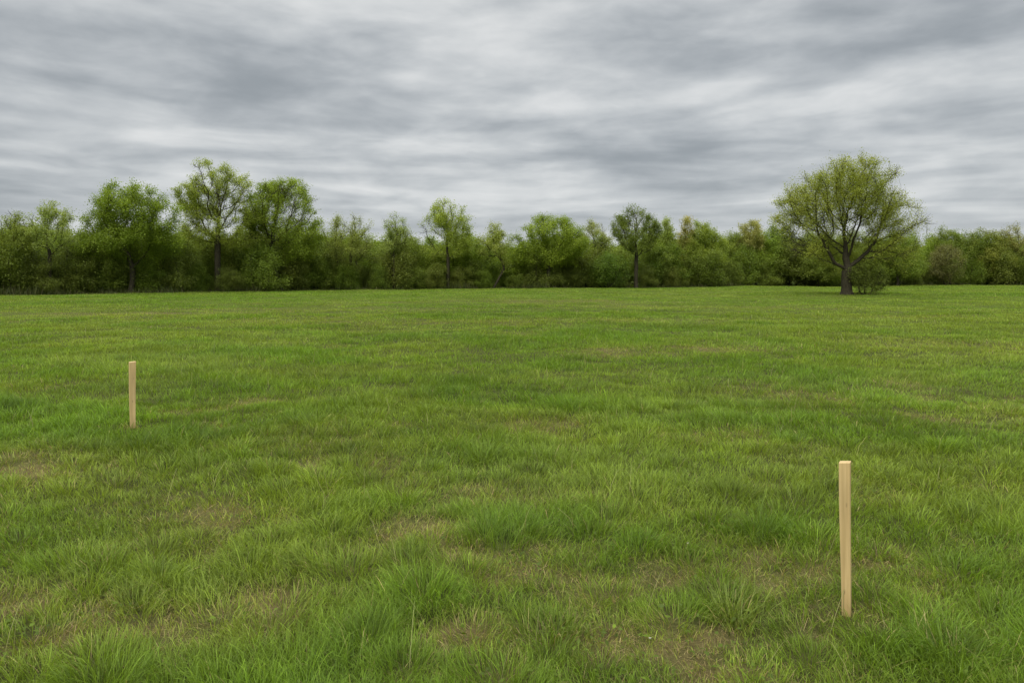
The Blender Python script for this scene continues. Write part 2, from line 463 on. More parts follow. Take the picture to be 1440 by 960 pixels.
def make_grass():
    rng = np.random.default_rng(5)
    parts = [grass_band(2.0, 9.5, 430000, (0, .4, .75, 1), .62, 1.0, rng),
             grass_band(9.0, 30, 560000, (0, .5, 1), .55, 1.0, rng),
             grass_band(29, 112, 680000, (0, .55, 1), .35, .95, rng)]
    # pale seed stalks and long bents standing above the sward
    n = 900
    Y = 2.6 + rng.random(n) ** 1.4 * 26; X = rng.uniform(-1, 1, n) * (.79 * Y + .8)
    rank, dry = fields(X, Y)
    k = rng.random(n) < .35 + .5 * rank
    X, Y = X[k], Y[k]; n = len(X)
    c = np.array([.42, .40, .17])[None] * np.exp(rng.normal(0, .2, n))[:, None]
    parts.append(blades(X, Y, rng.uniform(.16, .34, n), (.0017 + .00028 * Y) * rng.uniform(.8, 1.3, n), rng.uniform(0, 6.28, n),
                        np.abs(rng.normal(.2, .25, n)), rng.uniform(.1, 1.0, n), c, (0, .4, .75, 1), rng))
    # dead thatch lying flat in the worn places
    n = 170000
    Y = 2.1 + rng.random(n) ** 1.3 * 16; X = rng.uniform(-1, 1, n) * (.79 * Y + .8)
    rank, dry = fields(X, Y)
    k = rng.random(n) < .10 + 1.2 * dry
    X, Y = X[k], Y[k]; n = len(X)
    c = lerp(C_STRAW[None], C_BROWN[None], rng.random(n)[:, None]) * np.exp(rng.normal(0, .25, n))[:, None]
    parts.append(blades(X, Y, rng.uniform(.03, .11, n), (.0018 + .00034 * Y) * rng.uniform(.7, 1.3, n), rng.uniform(0, 6.28, n),
                        rng.uniform(1.0, 1.5, n), rng.uniform(-.2, .35, n), c, (0, .5, 1), rng))
    # a few blades leaning across the foot of each stake
    n = 46
    for sx, sy in STAKES:
        X = sx + rng.normal(0, .055, n); Y = sy - rng.uniform(.035, .10, n)
        c = lerp(C_MID[None], C_STRAW[None], (rng.random(n) ** 3)[:, None]) * np.exp(rng.normal(0, .2, n))[:, None]
        parts.append(blades(X, Y, rng.uniform(.05, .13, n), rng.uniform(.0025, .0042, n) * (1 + .06 * sy), rng.uniform(0, 6.28, n),
                            np.abs(rng.normal(.3, .25, n)), rng.uniform(.2, 1.2, n), c, (0, .4, .75, 1), rng))
    # small broad leaves low in the sward
    n = 17000
    Y = 2.2 + rng.random(n) ** 1.5 * 9; X = rng.uniform(-1, 1, n) * (.79 * Y + .6)
    k = fbm(X * 2.2, Y * 2.2, 611, 3) > .56
    X, Y = X[k], Y[k]; n = len(X)
    cen = np.stack([X, Y, terrain(X, Y) + rng.uniform(.01, .06, n)], 1)
    c = np.array([.125, .185, .014])[None] * np.exp(rng.normal(0, .22, n))[:, None]
    V, C, f = leaf_quads(cen, rng.uniform(.012, .034, n), c, rng, 1.6)
    parts.append((V, C, [f]))
    # rough unmown strip along the foot of the wood
    n = 16000
    px = rng.uniform(-180, 1620, n); Y = tl_dist(px) + rng.normal(.3, .9, n); X = (px - CX) * Y / F
    c = lerp(np.array([.075, .10, .022])[None], np.array([.22, .19, .09])[None], (rng.random(n) ** 4)[:, None])
    parts.append(blades(X, Y, rng.uniform(.15, .5, n) * (.5 + 1.6 * sm(.4, .7, fbm(X * .35, Y * .35, 801))), rng.uniform(.02, .05, n), rng.uniform(0, 6.28, n),
                        np.abs(rng.normal(.1, .2, n)), rng.uniform(0, .7, n), c, (0, .55, 1), rng))
    V, C, Fc = join_parts(parts)
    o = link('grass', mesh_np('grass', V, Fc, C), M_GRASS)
    o['label'] = 'short rough meadow grass covering the whole field, green with dry straw patches'
    o['category'] = 'grass'; o['kind'] = 'stuff'


make_grass()


def grass_tuft(px, py, n, h, spread, col, label, seed):
    rng = np.random.default_rng(seed)
    x0, y0 = ground_pt(px, py, .03)
    nk = 9      # several small crowns make up the tuft
    kx = rng.normal(0, .75, nk); ky = rng.normal(0, .75, nk); kh = rng.uniform(.6, 1.15, nk); kk = rng.integers(0, nk, n)
    ox = rng.normal(0, 1, n) * .45; oy = rng.normal(0, 1, n) * .45; rr = np.sqrt(ox ** 2 + oy ** 2) * 1.9
    ang = np.arctan2(oy + .35 * ky[kk], ox + .35 * kx[kk])
    ox = ox + kx[kk]; oy = oy + ky[kk]
    c = np.array(col)[None] * np.exp(rng.normal(0, .26, n))[:, None]
    dead = rng.random(n) < .10
    c[dead] = C_STRAW * np.exp(rng.normal(0, .2, dead.sum()))[:, None]
    V, C, Fc = blades(x0 + ox * spread * .5, y0 + oy * spread * .5, h * rng.uniform(.4, 1.2, n) * kh[kk], rng.uniform(.0022, .0042, n),
                      ang + rng.normal(0, .6, n), .08 + .26 * rr, rng.uniform(.2, 1.5, n), c, (0, .4, .75, 1), rng)
    z = float(terrain(np.array([x0]), np.array([y0]))[0])
    V = V - np.array([x0, y0, z])
    o = link('grass_tuft', mesh_np('grass_tuft', V, Fc, C), M_GRASS, loc=(x0, y0, z))
    o['label'] = label; o['category'] = 'grass tuft'
    return o


grass_tuft(1030, 862, 330, .21, .17, (.235, .30, .055), 'pale green spiky grass tuft left of the nearer wooden stake', 11)
grass_tuft(1365, 940, 620, .22, .24, (.135, .215, .020), 'tall dark green grass tuft at the bottom right corner of the field', 12)
grass_tuft(782, 885, 230, .15, .13, (.165, .245, .022), 'small fresh green grass tuft between bare brown patches in the foreground', 13)


# ------------------------------------------------------------------ stakes
def make_stake(label, px, py_base, py_top, wpx, rz, lean_x, seed):
    import bmesh
    x, y = ground_pt(px, py_base, .0)
    z = float(terrain(np.array([x]), np.array([y]))[0])
    w = wpx / F * y
    top = EYE - (py_top - HY) / F * y - z
    bm = bmesh.new()
    bmesh.ops.create_cube(bm, size=1)
    for v in bm.verts:
        v.co.x *= w; v.co.y *= w * .94; v.co.z = (top if v.co.z > 0 else -.12)
        if v.co.z > 0:
            v.co.z += (.004 if v.co.x > 0 else -.002)
        else:
            v.co.x *= .75; v.co.y *= .75
    bmesh.ops.subdivide_edges(bm, edges=[e for e in bm.edges if abs(e.verts[0].co.z - e.verts[1].co.z) > .3], cuts=7)
    bm.normal_update()
    bmesh.ops.bevel(bm, geom=[e for e in bm.edges if e.is_manifold and e.calc_face_angle() > .5], offset=w * .07, segments=3, affect='EDGES', profile=.6)
    rng = np.random.default_rng(seed)
    for v in bm.verts:
        t = max(v.co.z, 0)
        v.co.x += .0015 * math.sin(t * 7 + seed); v.co.y += .0015 * math.cos(t * 6 + seed)
    me = bpy.data.meshes.new('wooden_stake'); bm.to_mesh(me); bm.free()
    for p_ in me.polygons:
        p_.use_smooth = False
    o = link('wooden_stake', me, M_WOOD, loc=(x, y, z))
    o.rotation_euler = (rad(.5), lean_x, rz)
    o['label'] = label; o['category'] = 'stake'; o['group'] = 'wooden marker stakes in the field'


make_stake('square pale wooden stake standing nearer, at the right of the field', 1190.0, 872, 649, 14.8, rad(-31), rad(-.35), 1)
make_stake('smaller-looking pale wooden stake farther off, at the left of the field', 186.5, 603, 508.5, 8.6, rad(33), rad(-.3), 2)


def fleck(px, py, size, label, seed):
    rng = np.random.default_rng(seed)
    x, y = ground_pt(px, py, .05)
    z = float(terrain(np.array([x]), np.array([y]))[0]) + .05
    a = np.linspace(0, 2 * np.pi, 9)[:-1]
    r = size * (1 + .3 * rng.normal(0, 1, 8) * .5)
    ring = np.stack([np.cos(a) * r, np.sin(a) * r * .7, .35 * size * np.cos(a * 2) + .3 * size * np.sin(a)], 1)
    V = np.concatenate([[[0, 0, .25 * size]], ring, ring * .7 - np.array([0, 0, size * .12])])
    f = np.array([[0, 1 + i, 1 + (i + 1) % 8] for i in range(8)])
    q = np.array([[1 + i, 9 + i, 9 + (i + 1) % 8, 1 + (i + 1) % 8] for i in range(8)])
    C = np.tile(np.array([[.72, .68, .56]]), (len(V), 1))
    o = link('fallen_petal', mesh_np('fallen_petal', V, [f, q], C, True), M_LEAF, loc=(x, y, z))
    o['label'] = label; o['category'] = 'petal'


fleck(914, 897, .007, 'cream fallen petal lying in short grass near the bottom edge', 3)
fleck(967, 765, .007, 'tiny cream fallen petal in grass left of the nearer stake', 4)


# ------------------------------------------------------------------ trees
def grow(att, start, D, dk, up, rng, iters=110, jit=.18):
    P = [np.array(p, float) for p in start]; par = [-1] + list(range(len(start) - 1))
    P = np.array(P); par = list(par)
    cnt = np.zeros(len(P), int)
    dist = np.full(len(att), 1e9); near = np.zeros(len(att), int)
    def upd(A, new, base):
        dd = ((A[:, None, :] - new[None]) ** 2).sum(2)
        j = dd.argmin(1); m = dd[np.arange(len(A)), j]
        return np.sqrt(m), j + base
    dist, near = upd(att, P, 0)
    for it in range(iters):
        if len(att) == 0:
            break
        ok = cnt[near] < 4
        if not ok.any():
            break
        v = att - P[near]
        v /= np.linalg.norm(v, axis=1)[:, None] + 1e-9
        ids, inv = np.unique(near[ok], return_inverse=True)
        S = np.zeros((len(ids), 3)); np.add.at(S, inv, v[ok])
        S /= np.linalg.norm(S, axis=1)[:, None] + 1e-9
        S += rng.normal(0, jit, S.shape); S[:, 2] += up
        pa = np.array(par)[ids]
        prev = P[ids] - P[np.maximum(pa, 0)]
        prev /= np.linalg.norm(prev, axis=1)[:, None] + 1e-9
        S += prev * .45
        S /= np.linalg.norm(S, axis=1)[:, None] + 1e-9
        new = P[ids] + D * S
        base = len(P)
        P = np.concatenate([P, new]); par += ids.tolist(); cnt[ids] += 1
        cnt = np.concatenate([cnt, np.zeros(len(new), int)])
        d2, n2 = upd(att, new, base)
        m = d2 < dist
        dist = np.where(m, d2, dist); near = np.where(m, n2, near)
        alive = dist > dk
        att, dist, near = att[alive], dist[alive], near[alive]
    return P, np.array(par)


def tubes(P, par, R, dirs_main, sides=5):
    """one ring per node; side branches start from an own ring at the parent"""
    n = len(P)
    ch = np.zeros(n, int) - 1
    order = np.argsort(R)
    for i in order:
        if par[i] >= 0:
            ch[par[i]] = i           # thickest child wins
    idx = np.arange(n)
    has = par >= 0
    d = np.zeros((n, 3)); d[has] = P[has] - P[par[has]]
    d[~has] = (0, 0, 1)
    dn = d / (np.linalg.norm(d, axis=1)[:, None] + 1e-9)
    nxt = np.where(ch >= 0, ch, idx)
    avg = dn + dn[nxt]; avg /= np.linalg.norm(avg, axis=1)[:, None] + 1e-9
    side = has & (ch[np.maximum(par, 0)] != idx)
    cen = np.concatenate([P, P[par[side]]]); ax = np.concatenate([avg, dn[side]]); rr = np.concatenate([R, np.minimum(R[side] * 1.15, R[par[side]])])
    ref = np.array([.83, .41, .02])
    u = ref[None] - ax * (ax @ ref)[:, None]; u /= np.linalg.norm(u, axis=1)[:, None] + 1e-9
    w = np.cross(ax, u)
    a = np.linspace(0, 2 * np.pi, sides + 1)[:-1]
    V = cen[:, None, :] + rr[:, None, None] * (np.cos(a)[None, :, None] * u[:, None, :] + np.sin(a)[None, :, None] * w[:, None, :])
    V = V.reshape(-1, 3)
    st = np.where(side, 0, par); st[side] = n + np.arange(side.sum())
    e = idx[has]; s = st[has]
    k = np.arange(sides); k2 = (k + 1) % sides
    A = s[:, None] * sides + k; B = s[:, None] * sides + k2
    Cc = e[:, None] * sides + k2; Dd = e[:, None] * sides + k
    faces = np.stack([A, B, Cc, Dd], 2).reshape(-1, 4)
    return V, faces


def noise3(p, s, seed):
    return (fbm(p[:, 0] * s + p[:, 2] * s * .7, p[:, 1] * s + 3.1, seed, 2) + fbm(p[:, 2] * s * 1.1 + 5, p[:, 0] * s * .8 - p[:, 1] * s * .5, seed + 5, 2)) / 2


LEAFX = 3.0


def build_tree(H, W, hb, blobs, rng, natt=500, D=.38, leaves=9000, leaf=.15, col=(.12, .16, .03), col2=None, up=.08,
               rtrunk=.2, twigs=3, sigma=.22, stems=1, lean=0.0, tipr=.012, twiglen=.6, bare=0.0, flat=.9, clumpy=.5, below=0.0):
    """returns trunk mesh data and crown mesh data. blobs: (dx, z, rx, rz) as shares of W/2 and H"""
    bl = np.array(blobs, float)
    leaves = int(leaves * LEAFX); leaf = leaf * .84
    col = np.array(col) * (2.42, 2.22, 1.7); col2 = None if col2 is None else np.array(col2) * (2.47, 2.26, 1.75)
    vol = bl[:, 2] ** 2 * bl[:, 3]; pick = rng.choice(len(bl), natt, p=vol / vol.sum())
    q = rng.normal(0, 1, (natt, 3)); q /= np.linalg.norm(q, axis=1)[:, None]; q *= (rng.random(natt) ** (1 / 2.6))[:, None]
    hw = W / 2
    yoff = rng.normal(0, .22, len(bl)) * (len(bl) > 1)
    att = np.stack([(bl[pick, 0] + q[:, 0] * bl[pick, 2]) * hw, (yoff[pick] + q[:, 1] * bl[pick, 2] * flat) * hw, (bl[pick, 1] + q[:, 2] * bl[pick, 3]) * H], 1)
    att = att[att[:, 2] > hb * H * .6]
    # keep irregular gaps in the crown
    g = noise3(att, 2.2 / hw, int(rng.integers(1e6)))
    att = att[g > .40 * rng.random(len(att)) + .20]
    allP, allpar = None, None
    for s_ in range(stems):
        a0 = 2 * np.pi * s_ / stems + rng.random() * 1.5
        bx, by = (0, 0) if stems == 1 else (.03 * W * math.cos(a0) * stems ** .5, .03 * W * math.sin(a0))
        nn = max(int(hb * H / D), 2)
        tt = np.linspace(0, 1, nn + 1)
        wob = rng.normal(0, .03, 2) * H * .25
        spx = (0 if stems == 1 else math.cos(a0) * .08 * W); spy = (0 if stems == 1 else math.sin(a0) * .08 * W)
        start = np.stack([bx + (lean * H * .2 + spx) * tt + wob[0] * np.sin(tt * 3), by + spy * tt + wob[1] * np.sin(tt * 2.6), tt * hb * H], 1)
        if stems == 1:
            A = att
        else:
            ang = np.arctan2(att[:, 1], att[:, 0] + 1e-6)
            A = att[(np.floor((ang - a0 + np.pi / stems) / (2 * np.pi / stems)).astype(int) % stems) == 0]
        if len(A) == 0:
            continue
        P, par = grow(A, start, D, D * 1.7, up, rng)
        if allP is None:
            allP, allpar = P, par
        else:
            o = len(allP); allP = np.concatenate([allP, P]); allpar = np.concatenate([allpar, np.where(par < 0, -1, par + o)])
    P, par = allP, allpar
    # twigs on the thin wood
    e = 2.35
    acc = np.zeros(len(P)); R = np.zeros(len(P))
    for i in range(len(P) - 1, -1, -1):
        R[i] = acc[i] ** (1 / e) if acc[i] > 0 else tipr
        if par[i] >= 0:
            acc[par[i]] += R[i] ** e
    thin = np.where((R < tipr * 4.0) & (P[:, 2] > hb * H * .75))[0]
    src = np.repeat(thin, twigs)
    pd = P[src] - P[np.maximum(par[src], 0)]; pd /= np.linalg.norm(pd, axis=1)[:, None] + 1e-9
    cdir = P[src] - np.array([0, 0, H * .45]); cdir /= np.linalg.norm(cdir, axis=1)[:, None] + 1e-9
    td = pd * .6 + cdir * .45 + rng.normal(0, .55, pd.shape); td[:, 2] += up * 2 + .08
    td /= np.linalg.norm(td, axis=1)[:, None]
    tl = twiglen * rng.uniform(.5, 1.25, len(src))[:, None]
    m1 = P[src] + td * tl * .5
    td2 = td + rng.normal(0, .3, td.shape); td2[:, 2] += .12; td2 /= np.linalg.norm(td2, axis=1)[:, None]
    m2 = m1 + td2 * tl * .5
    n0 = len(P); k = len(src)
    P2 = np.concatenate([P, m1, m2]); par2 = np.concatenate([par, src, n0 + np.arange(k)])
    base = R[0]
    sc = np.where(R > tipr * 2, rtrunk / base, 1.0)
    t = np.clip((R - tipr) / (base - tipr + 1e-9), 0, 1)
    Rr = R * lerp(1.0, rtrunk / base, t ** .9)
    # flare at the root
    zz = P[:, 2]; Rr = np.where(zz < .6, Rr * (1 + .45 * (1 - np.clip(zz / .6, 0, 1)) ** 2), Rr)
    R2 = np.concatenate([Rr, np.full(k, tipr * .8), np.full(k, tipr * .5)])
    V, faces = tubes(P2, par2, R2, None)
    # leaves around the twigs
    tp = np.concatenate([m1, m2, m2, P[thin]])
    if bare > 0:   # patches of the crown that have not leafed out yet
        g = noise3(tp, 1.6 / hw, int(rng.integers(1e6)))
        w_ = np.clip((g - .30) / .3, .02, 1) ** (1 + 2 * bare)
    else:
        w_ = np.ones(len(tp))
    ii = rng.choice(len(tp), leaves, p=w_ / w_.sum())
    cen = tp[ii] + rng.normal(0, sigma, (leaves, 3)) * np.array([1, 1, .8])
    c1 = np.array(col); c2 = np.array(col2 if col2 is not None else (col[0] * 1.25, col[1] * 1.12, col[2] * 1.2))
    g = noise3(cen, .9, int(rng.integers(1e6))); mixv = np.clip((g - .5) * 3 * clumpy + .5 + rng.normal(0, .22, leaves), 0, 1)
    lc = lerp(c1[None] * .9, c2[None] * 1.05, mixv[:, None]) * np.exp(rng.normal(0, .13, leaves))[:, None]
    LV, LC, LF = leaf_quads(cen, leaf * rng.uniform(.55, 1.35, leaves), lc, rng)
    return (V, faces), (LV, LC, LF)


def place(pxc, dist):
    x = (pxc - CX) * dist / F
    return x, dist


def tree(name, label, cat, px, py_top, wpx, dist, hb, blobs, seed, group=None, base_py=None, **kw):
    rng = np.random.default_rng(seed)
    x, y = place(px, dist)
    z = float(terrain(np.array([x]), np.array([y]))[0]) - .03
    H = EYE + (HY - py_top) / F * dist - z
    W = wpx / F * dist
    (V, f), (LV, LC, LF) = build_tree(H, W, hb, blobs, rng, **kw)
    root = thing(name, label, cat, (x, y, z), 0, group)
    link('trunk', mesh_np('trunk', V, [f], None, True), M_BARK, root)
    link('crown', mesh_np('crown', LV, [LF], LC), M_LEAF, root)
    return root


OAK = (.124, .160, .030); OAK2 = (.160, .19, .040)
DENSE = (.092, .140, .020); DENSE2 = (.125, .178, .028)
MID = (.088, .140, .022); MID2 = (.125, .180, .032)
PALE = (.125, .175, .052); PALE2 = (.165, .21, .072)
OLIVE = (.085, .122, .026); OLIVE2 = (.118, .155, .036)
DARK = (.042, .075, .018); DARK2 = (.075, .11, .025)
BROWN = (.080, .088, .040); BROWN2 = (.105, .112, .048)

ROUND = [(0, .62, .95, .34), (-.35, .58, .6, .25), (.38, .6, .6, .26), (0, .78, .6, .2)]
dl = tl_dist

# the lone tree standing out in the field (photo: crown 1092..1304, top 209, foot at 1184,413)
tree('field_tree', 'large round-crowned olive green tree standing alone in the field at right', 'tree', 1191, 219, 212, 57, .165,
     [(.02, .56, .80, .36), (-.38, .52, .52, .28), (.50, .46, .55, .30), (.05, .76, .60, .22), (-.22, .70, .5, .22), (.36, .66, .5, .22),
      (.62, .38, .40, .15), (-.55, .40, .36, .14), (.78, .46, .24, .14), (-.80, .50, .16, .07), (.02, .88, .34, .12), (-.48, .68, .42, .18), (.52, .66, .42, .18)],
     101, natt=2300, D=.27, leaves=34000, leaf=.110, col=OAK, col2=OAK2, rtrunk=.40, twigs=3, sigma=.18, up=.05, tipr=.010, twiglen=.65, bare=.3, clumpy=.6)

fr = 'tree'
tree('tree', 'tall open-crowned tree with dark forking limbs, tallest in the left wood', fr, 306, 231, 114, dl(306) + 1.5, .42,
     [(0, .72, .85, .22), (-.5, .66, .5, .13), (.35, .80, .55, .16), (.5, .62, .5, .12), (-.05, .86, .5, .13), (-.8, .74, .2, .06), (.1, .5, .6, .12), (-.4, .44, .5, .1), (.5, .42, .5, .1)], 102,
     natt=1100, D=.29, leaves=16500, leaf=.135, col=(.125, .172, .036), col2=(.17, .215, .05), rtrunk=.30, bare=.5, sigma=.17, up=.1)
tree('tree', 'broad dense bright green tree left of the tallest one in the wood', fr, 183, 260, 142, dl(183) + 1, .28,
     [(-.05, .72, .62, .24), (-.62, .60, .42, .22), (.62, .68, .40, .24), (.3, .86, .3, .13), (-.2, .84, .34, .14), (0, .5, .85, .2), (-.5, .42, .5, .14), (.5, .42, .5, .14)], 103,
     natt=900, D=.34, leaves=26000, leaf=.15, col=DENSE, col2=DENSE2, rtrunk=.27, sigma=.24, clumpy=1.)
tree('tree', 'rounded mid green tree with bare lower limbs right of the tallest one', fr, 396, 251, 118, dl(396) + 1, .34,
     [(.1, .74, .75, .22), (.55, .68, .45, .2), (-.4, .64, .5, .2), (.1, .86, .5, .13), (.5, .5, .4, .16), (-.55, .48, .45, .16), (.1, .52, .7, .16), (-.1, .36, .8, .12)], 104,
     natt=1000, D=.31, leaves=25000, leaf=.15, col=(.098, .145, .02), col2=(.132, .185, .03), rtrunk=.24, sigma=.21, lean=-.5, bare=.35, clumpy=.9)
tree('tree', 'slender pale tree with sparse top near the left edge', fr, 70, 284, 62, dl(70) + .5, .42,
     [(0, .82, .8, .16), (-.2, .66, .6, .14), (.2, .56, .8, .14), (0, .92, .4, .08)], 105,
     natt=420, D=.32, leaves=4200, leaf=.125, col=PALE, col2=PALE2, rtrunk=.16, bare=.4, sigma=.17, up=.12)
tree('tree', 'thin olive tree at the very left edge of the photo', fr, 14, 296, 58, dl(14) + 1, .36,
     [(0, .8, .6, .18), (-.3, .6, .7, .18), (.4, .62, .6, .18)], 106, natt=420, D=.33, leaves=5200, leaf=.13, col=OLIVE, col2=OLIVE2, rtrunk=.15, bare=.3, up=.15)
tree('tree', 'sparse many-stemmed tree right of the mid green rounded tree', fr, 490, 294, 82, dl(490) + 1, .18,
     [(-.1, .78, .55, .2), (-.6, .66, .36, .2), (.6, .66, .38, .2), (0, .52, .8, .22)], 107,
     natt=650, D=.33, leaves=6800, leaf=.14, col=(.11, .145, .04), col2=(.15, .185, .055), rtrunk=.15, stems=3, bare=.4, up=.16)
tree('tree', 'narrow twiggy pale tree between the many-stemmed tree and the feathery one', fr, 555, 298, 50, dl(555) + 1, .34,
     [(0, .80, .65, .18), (.3, .66, .6, .18), (-.2, .54, .75, .16)], 108, natt=380, D=.33, leaves=3700, leaf=.135, col=PALE, col2=PALE2, rtrunk=.14, bare=.5, up=.14)
tree('tree', 'feathery yellow-green tree standing highest in the middle of the wood', fr, 630, 282, 90, dl(630) + 1, .34,
     [(0, .74, .7, .24), (.45, .62, .5, .2), (-.55, .62, .42, .18), (.05, .88, .45, .12), (0, .46, .8, .14)], 109,
     natt=700, D=.34, leaves=9000, leaf=.15, col=(.13, .18, .036), col2=(.175, .225, .05), rtrunk=.19, bare=.35, up=.1)
tree('tree', 'small leaning sparse tree right of the feathery middle tree', fr, 694, 314, 48, dl(694) + .5, .3,
     [(.1, .78, .6, .2), (-.3, .6, .7, .2), (.3, .62, .6, .2)], 110, natt=340, D=.34, leaves=3300, leaf=.145, col=(.12, .16, .04), col2=(.165, .20, .055), rtrunk=.13, lean=.8, bare=.35)
tree('tree', 'wide dense fresh green tree in the middle of the wood', fr, 772, 303, 108, dl(772) + .5, .26,
     [(0, .72, .72, .25), (-.55, .62, .45, .22), (.55, .62, .45, .22), (.1, .86, .5, .13), (0, .45, .9, .2)], 111,
     natt=800, D=.35, leaves=19000, leaf=.165, col=(.100, .150, .02), col2=(.138, .190, .03), rtrunk=.22, sigma=.25, clumpy=.8)
tree('tree', 'pale feathery tree showing behind the wide dense green one', fr, 836, 311, 48, dl(836) + 7, .45,
     [(0, .82, .7, .16), (.4, .72, .6, .16), (-.4, .72, .6, .16)], 112, natt=350, D=.36, leaves=3000, leaf=.15, col=(.135, .17, .075), col2=(.175, .205, .10), rtrunk=.14, bare=.5)
tree('tree', 'dark vase-shaped tree with upswept branches right of centre', fr, 895, 290, 72, dl(895) - .5, .22,
     [(0, .82, .55, .16), (-.45, .68, .5, .2), (.5, .68, .48, .2), (0, .58, .75, .22), (-.25, .9, .3, .1)], 113,
     natt=800, D=.32, leaves=9500, leaf=.15, col=(.065, .10, .022), col2=(.105, .14, .034), rtrunk=.24, up=.3, bare=.2, sigma=.19)
tree('tree', 'slim sparse spire tree just right of the dark vase-shaped tree', fr, 938, 307, 26, dl(938) + 5, .45,
     [(0, .82, .7, .17), (0, .62, .9, .18)], 114, natt=240, D=.36, leaves=2200, leaf=.15, col=PALE, col2=PALE2, rtrunk=.12, bare=.5, up=.2)
tree('tree', 'thin pointed pale tree, second to the right of the dark vase-shaped tree', fr, 962, 303, 28, dl(962) + 5, .45,
     [(0, .84, .7, .15), (.1, .64, .9, .18)], 115, natt=240, D=.36, leaves=2300, leaf=.15, col=(.16, .175, .06), col2=(.22, .22, .09), rtrunk=.12, bare=.45, up=.2)
tree('tree', 'bushy yellowish green tree sloping down beside two thin pale trees', fr, 990, 312, 62, dl(990) + 3, .26,
     [(-.15, .78, .55, .2), (.4, .62, .55, .22), (-.4, .6, .5, .2), (0, .45, .9, .2)], 116, natt=600, D=.36, leaves=9500, leaf=.16, col=(.108, .155, .03), col2=(.145, .19, .04), rtrunk=.15, sigma=.24)
tree('tree', 'grey-green round-topped tree rising above the wood left of the field tree', fr, 1056, 308, 44, dl(1056) + 4, .35,
     [(-.1, .82, .65, .16), (.3, .66, .65, .2), (-.3, .62, .6, .2)], 117, natt=450, D=.36, leaves=5600, leaf=.155, col=(.15, .175, .065), col2=(.20, .21, .085), rtrunk=.15, bare=.2)
tree('tree', 'very dark green dense tree close left of the field tree', fr, 1098, 319, 62, dl(1098) + 3, .16,
     [(0, .7, .7, .28), (-.3, .5, .7, .28), (.4, .5, .6, .26), (0, .3, .9, .2)], 118, natt=650, D=.38, leaves=12500, leaf=.17, col=DARK, col2=DARK2, rtrunk=.17, sigma=.27)
tree('tree', 'olive bushy tree seen behind the left side of the field tree', fr, 1150, 326, 90, dl(1150) - 1, .16,
     [(0, .7, .7, .26), (-.5, .52, .5, .26), (.5, .55, .5, .26), (0, .35, .95, .25)], 119, natt=600, D=.4, leaves=11000, leaf=.17, col=OLIVE, col2=OLIVE2, rtrunk=.15, sigma=.28)
tree('tree', 'green bushy tree seen behind the right side of the field tree', fr, 1262, 325, 92, dl(1262) - 3, .16,
     [(0, .7, .7, .26), (-.5, .55, .5, .26), (.45, .58, .5, .24), (0, .35, .95, .25)], 120, natt=600, D=.4, leaves=13500, leaf=.17, col=(.085, .135, .024), col2=(.12, .165, .034), rtrunk=.15, sigma=.28)
tree('tree', 'lumpy dark green tree just right of the gap beside the field tree', fr, 1344, 321, 70, dl(1344) + 4, .3,
     [(-.2, .78, .6, .2), (.4, .74, .5, .2), (0, .5, .9, .25)], 121, natt=550, D=.4, leaves=9500, leaf=.17, col=(.07, .11, .022), col2=(.115, .15, .034), rtrunk=.15, sigma=.27)
tree('tree', 'broad green tree second from the right edge of the photo', fr, 1388, 324, 66, dl(1388) + 3, .3,
     [(-.1, .78, .7, .2), (.4, .66, .5, .22), (0, .45, .9, .25)], 122, natt=550, D=.4, leaves=9000, leaf=.17, col=(.09, .12, .026), col2=(.14, .16, .04), rtrunk=.16, sigma=.27)
tree('tree', 'half-bare twiggy tree at the right edge of the photo', fr, 1428, 315, 58, dl(1428) + 1, .32,
     [(0, .8, .7, .18), (.4, .62, .6, .2), (-.4, .6, .6, .2)], 123, natt=480, D=.35, leaves=3600, leaf=.15, col=(.11, .125, .045), col2=(.15, .16, .06), rtrunk=.15, bare=.6, up=.12)
tree('bush', 'brownish barely leafed bush at the wood edge right of the field tree', 'bush', 1336, 342, 62, dl(1336) - 1, .08,
     [(0, .62, .8, .34), (-.4, .45, .5, .35), (.4, .45, .5, .35)], 124, natt=500, D=.36, leaves=5200, leaf=.14, col=BROWN, col2=BROWN2, rtrunk=.09, stems=3, sigma=.24)
tree('bush', 'rounded bush growing at the foot of the field tree', 'bush', 1218, 372, 54, 56.6, .05,
     [(0, .55, .85, .42), (-.4, .6, .5, .36), (.5, .4, .5, .36)], 125, natt=260, D=.2, leaves=3400, leaf=.11, col=(.060, .085, .02), col2=(.085, .115, .028), rtrunk=.05, stems=3, sigma=.13, twiglen=.4)
tree('bush', 'bright mid green bush left of the dark vase-shaped tree', 'bush', 858, 358, 56, dl(858) - .5, .08,
     [(0, .55, .85, .42), (-.4, .45, .5, .35), (.4, .4, .5, .35)], 126, natt=300, D=.34, leaves=4200, leaf=.15, col=(.055, .10, .018), col2=(.085, .135, .026), rtrunk=.07, stems=3, sigma=.24)
print('heroes', round(time.time() - T0, 1))

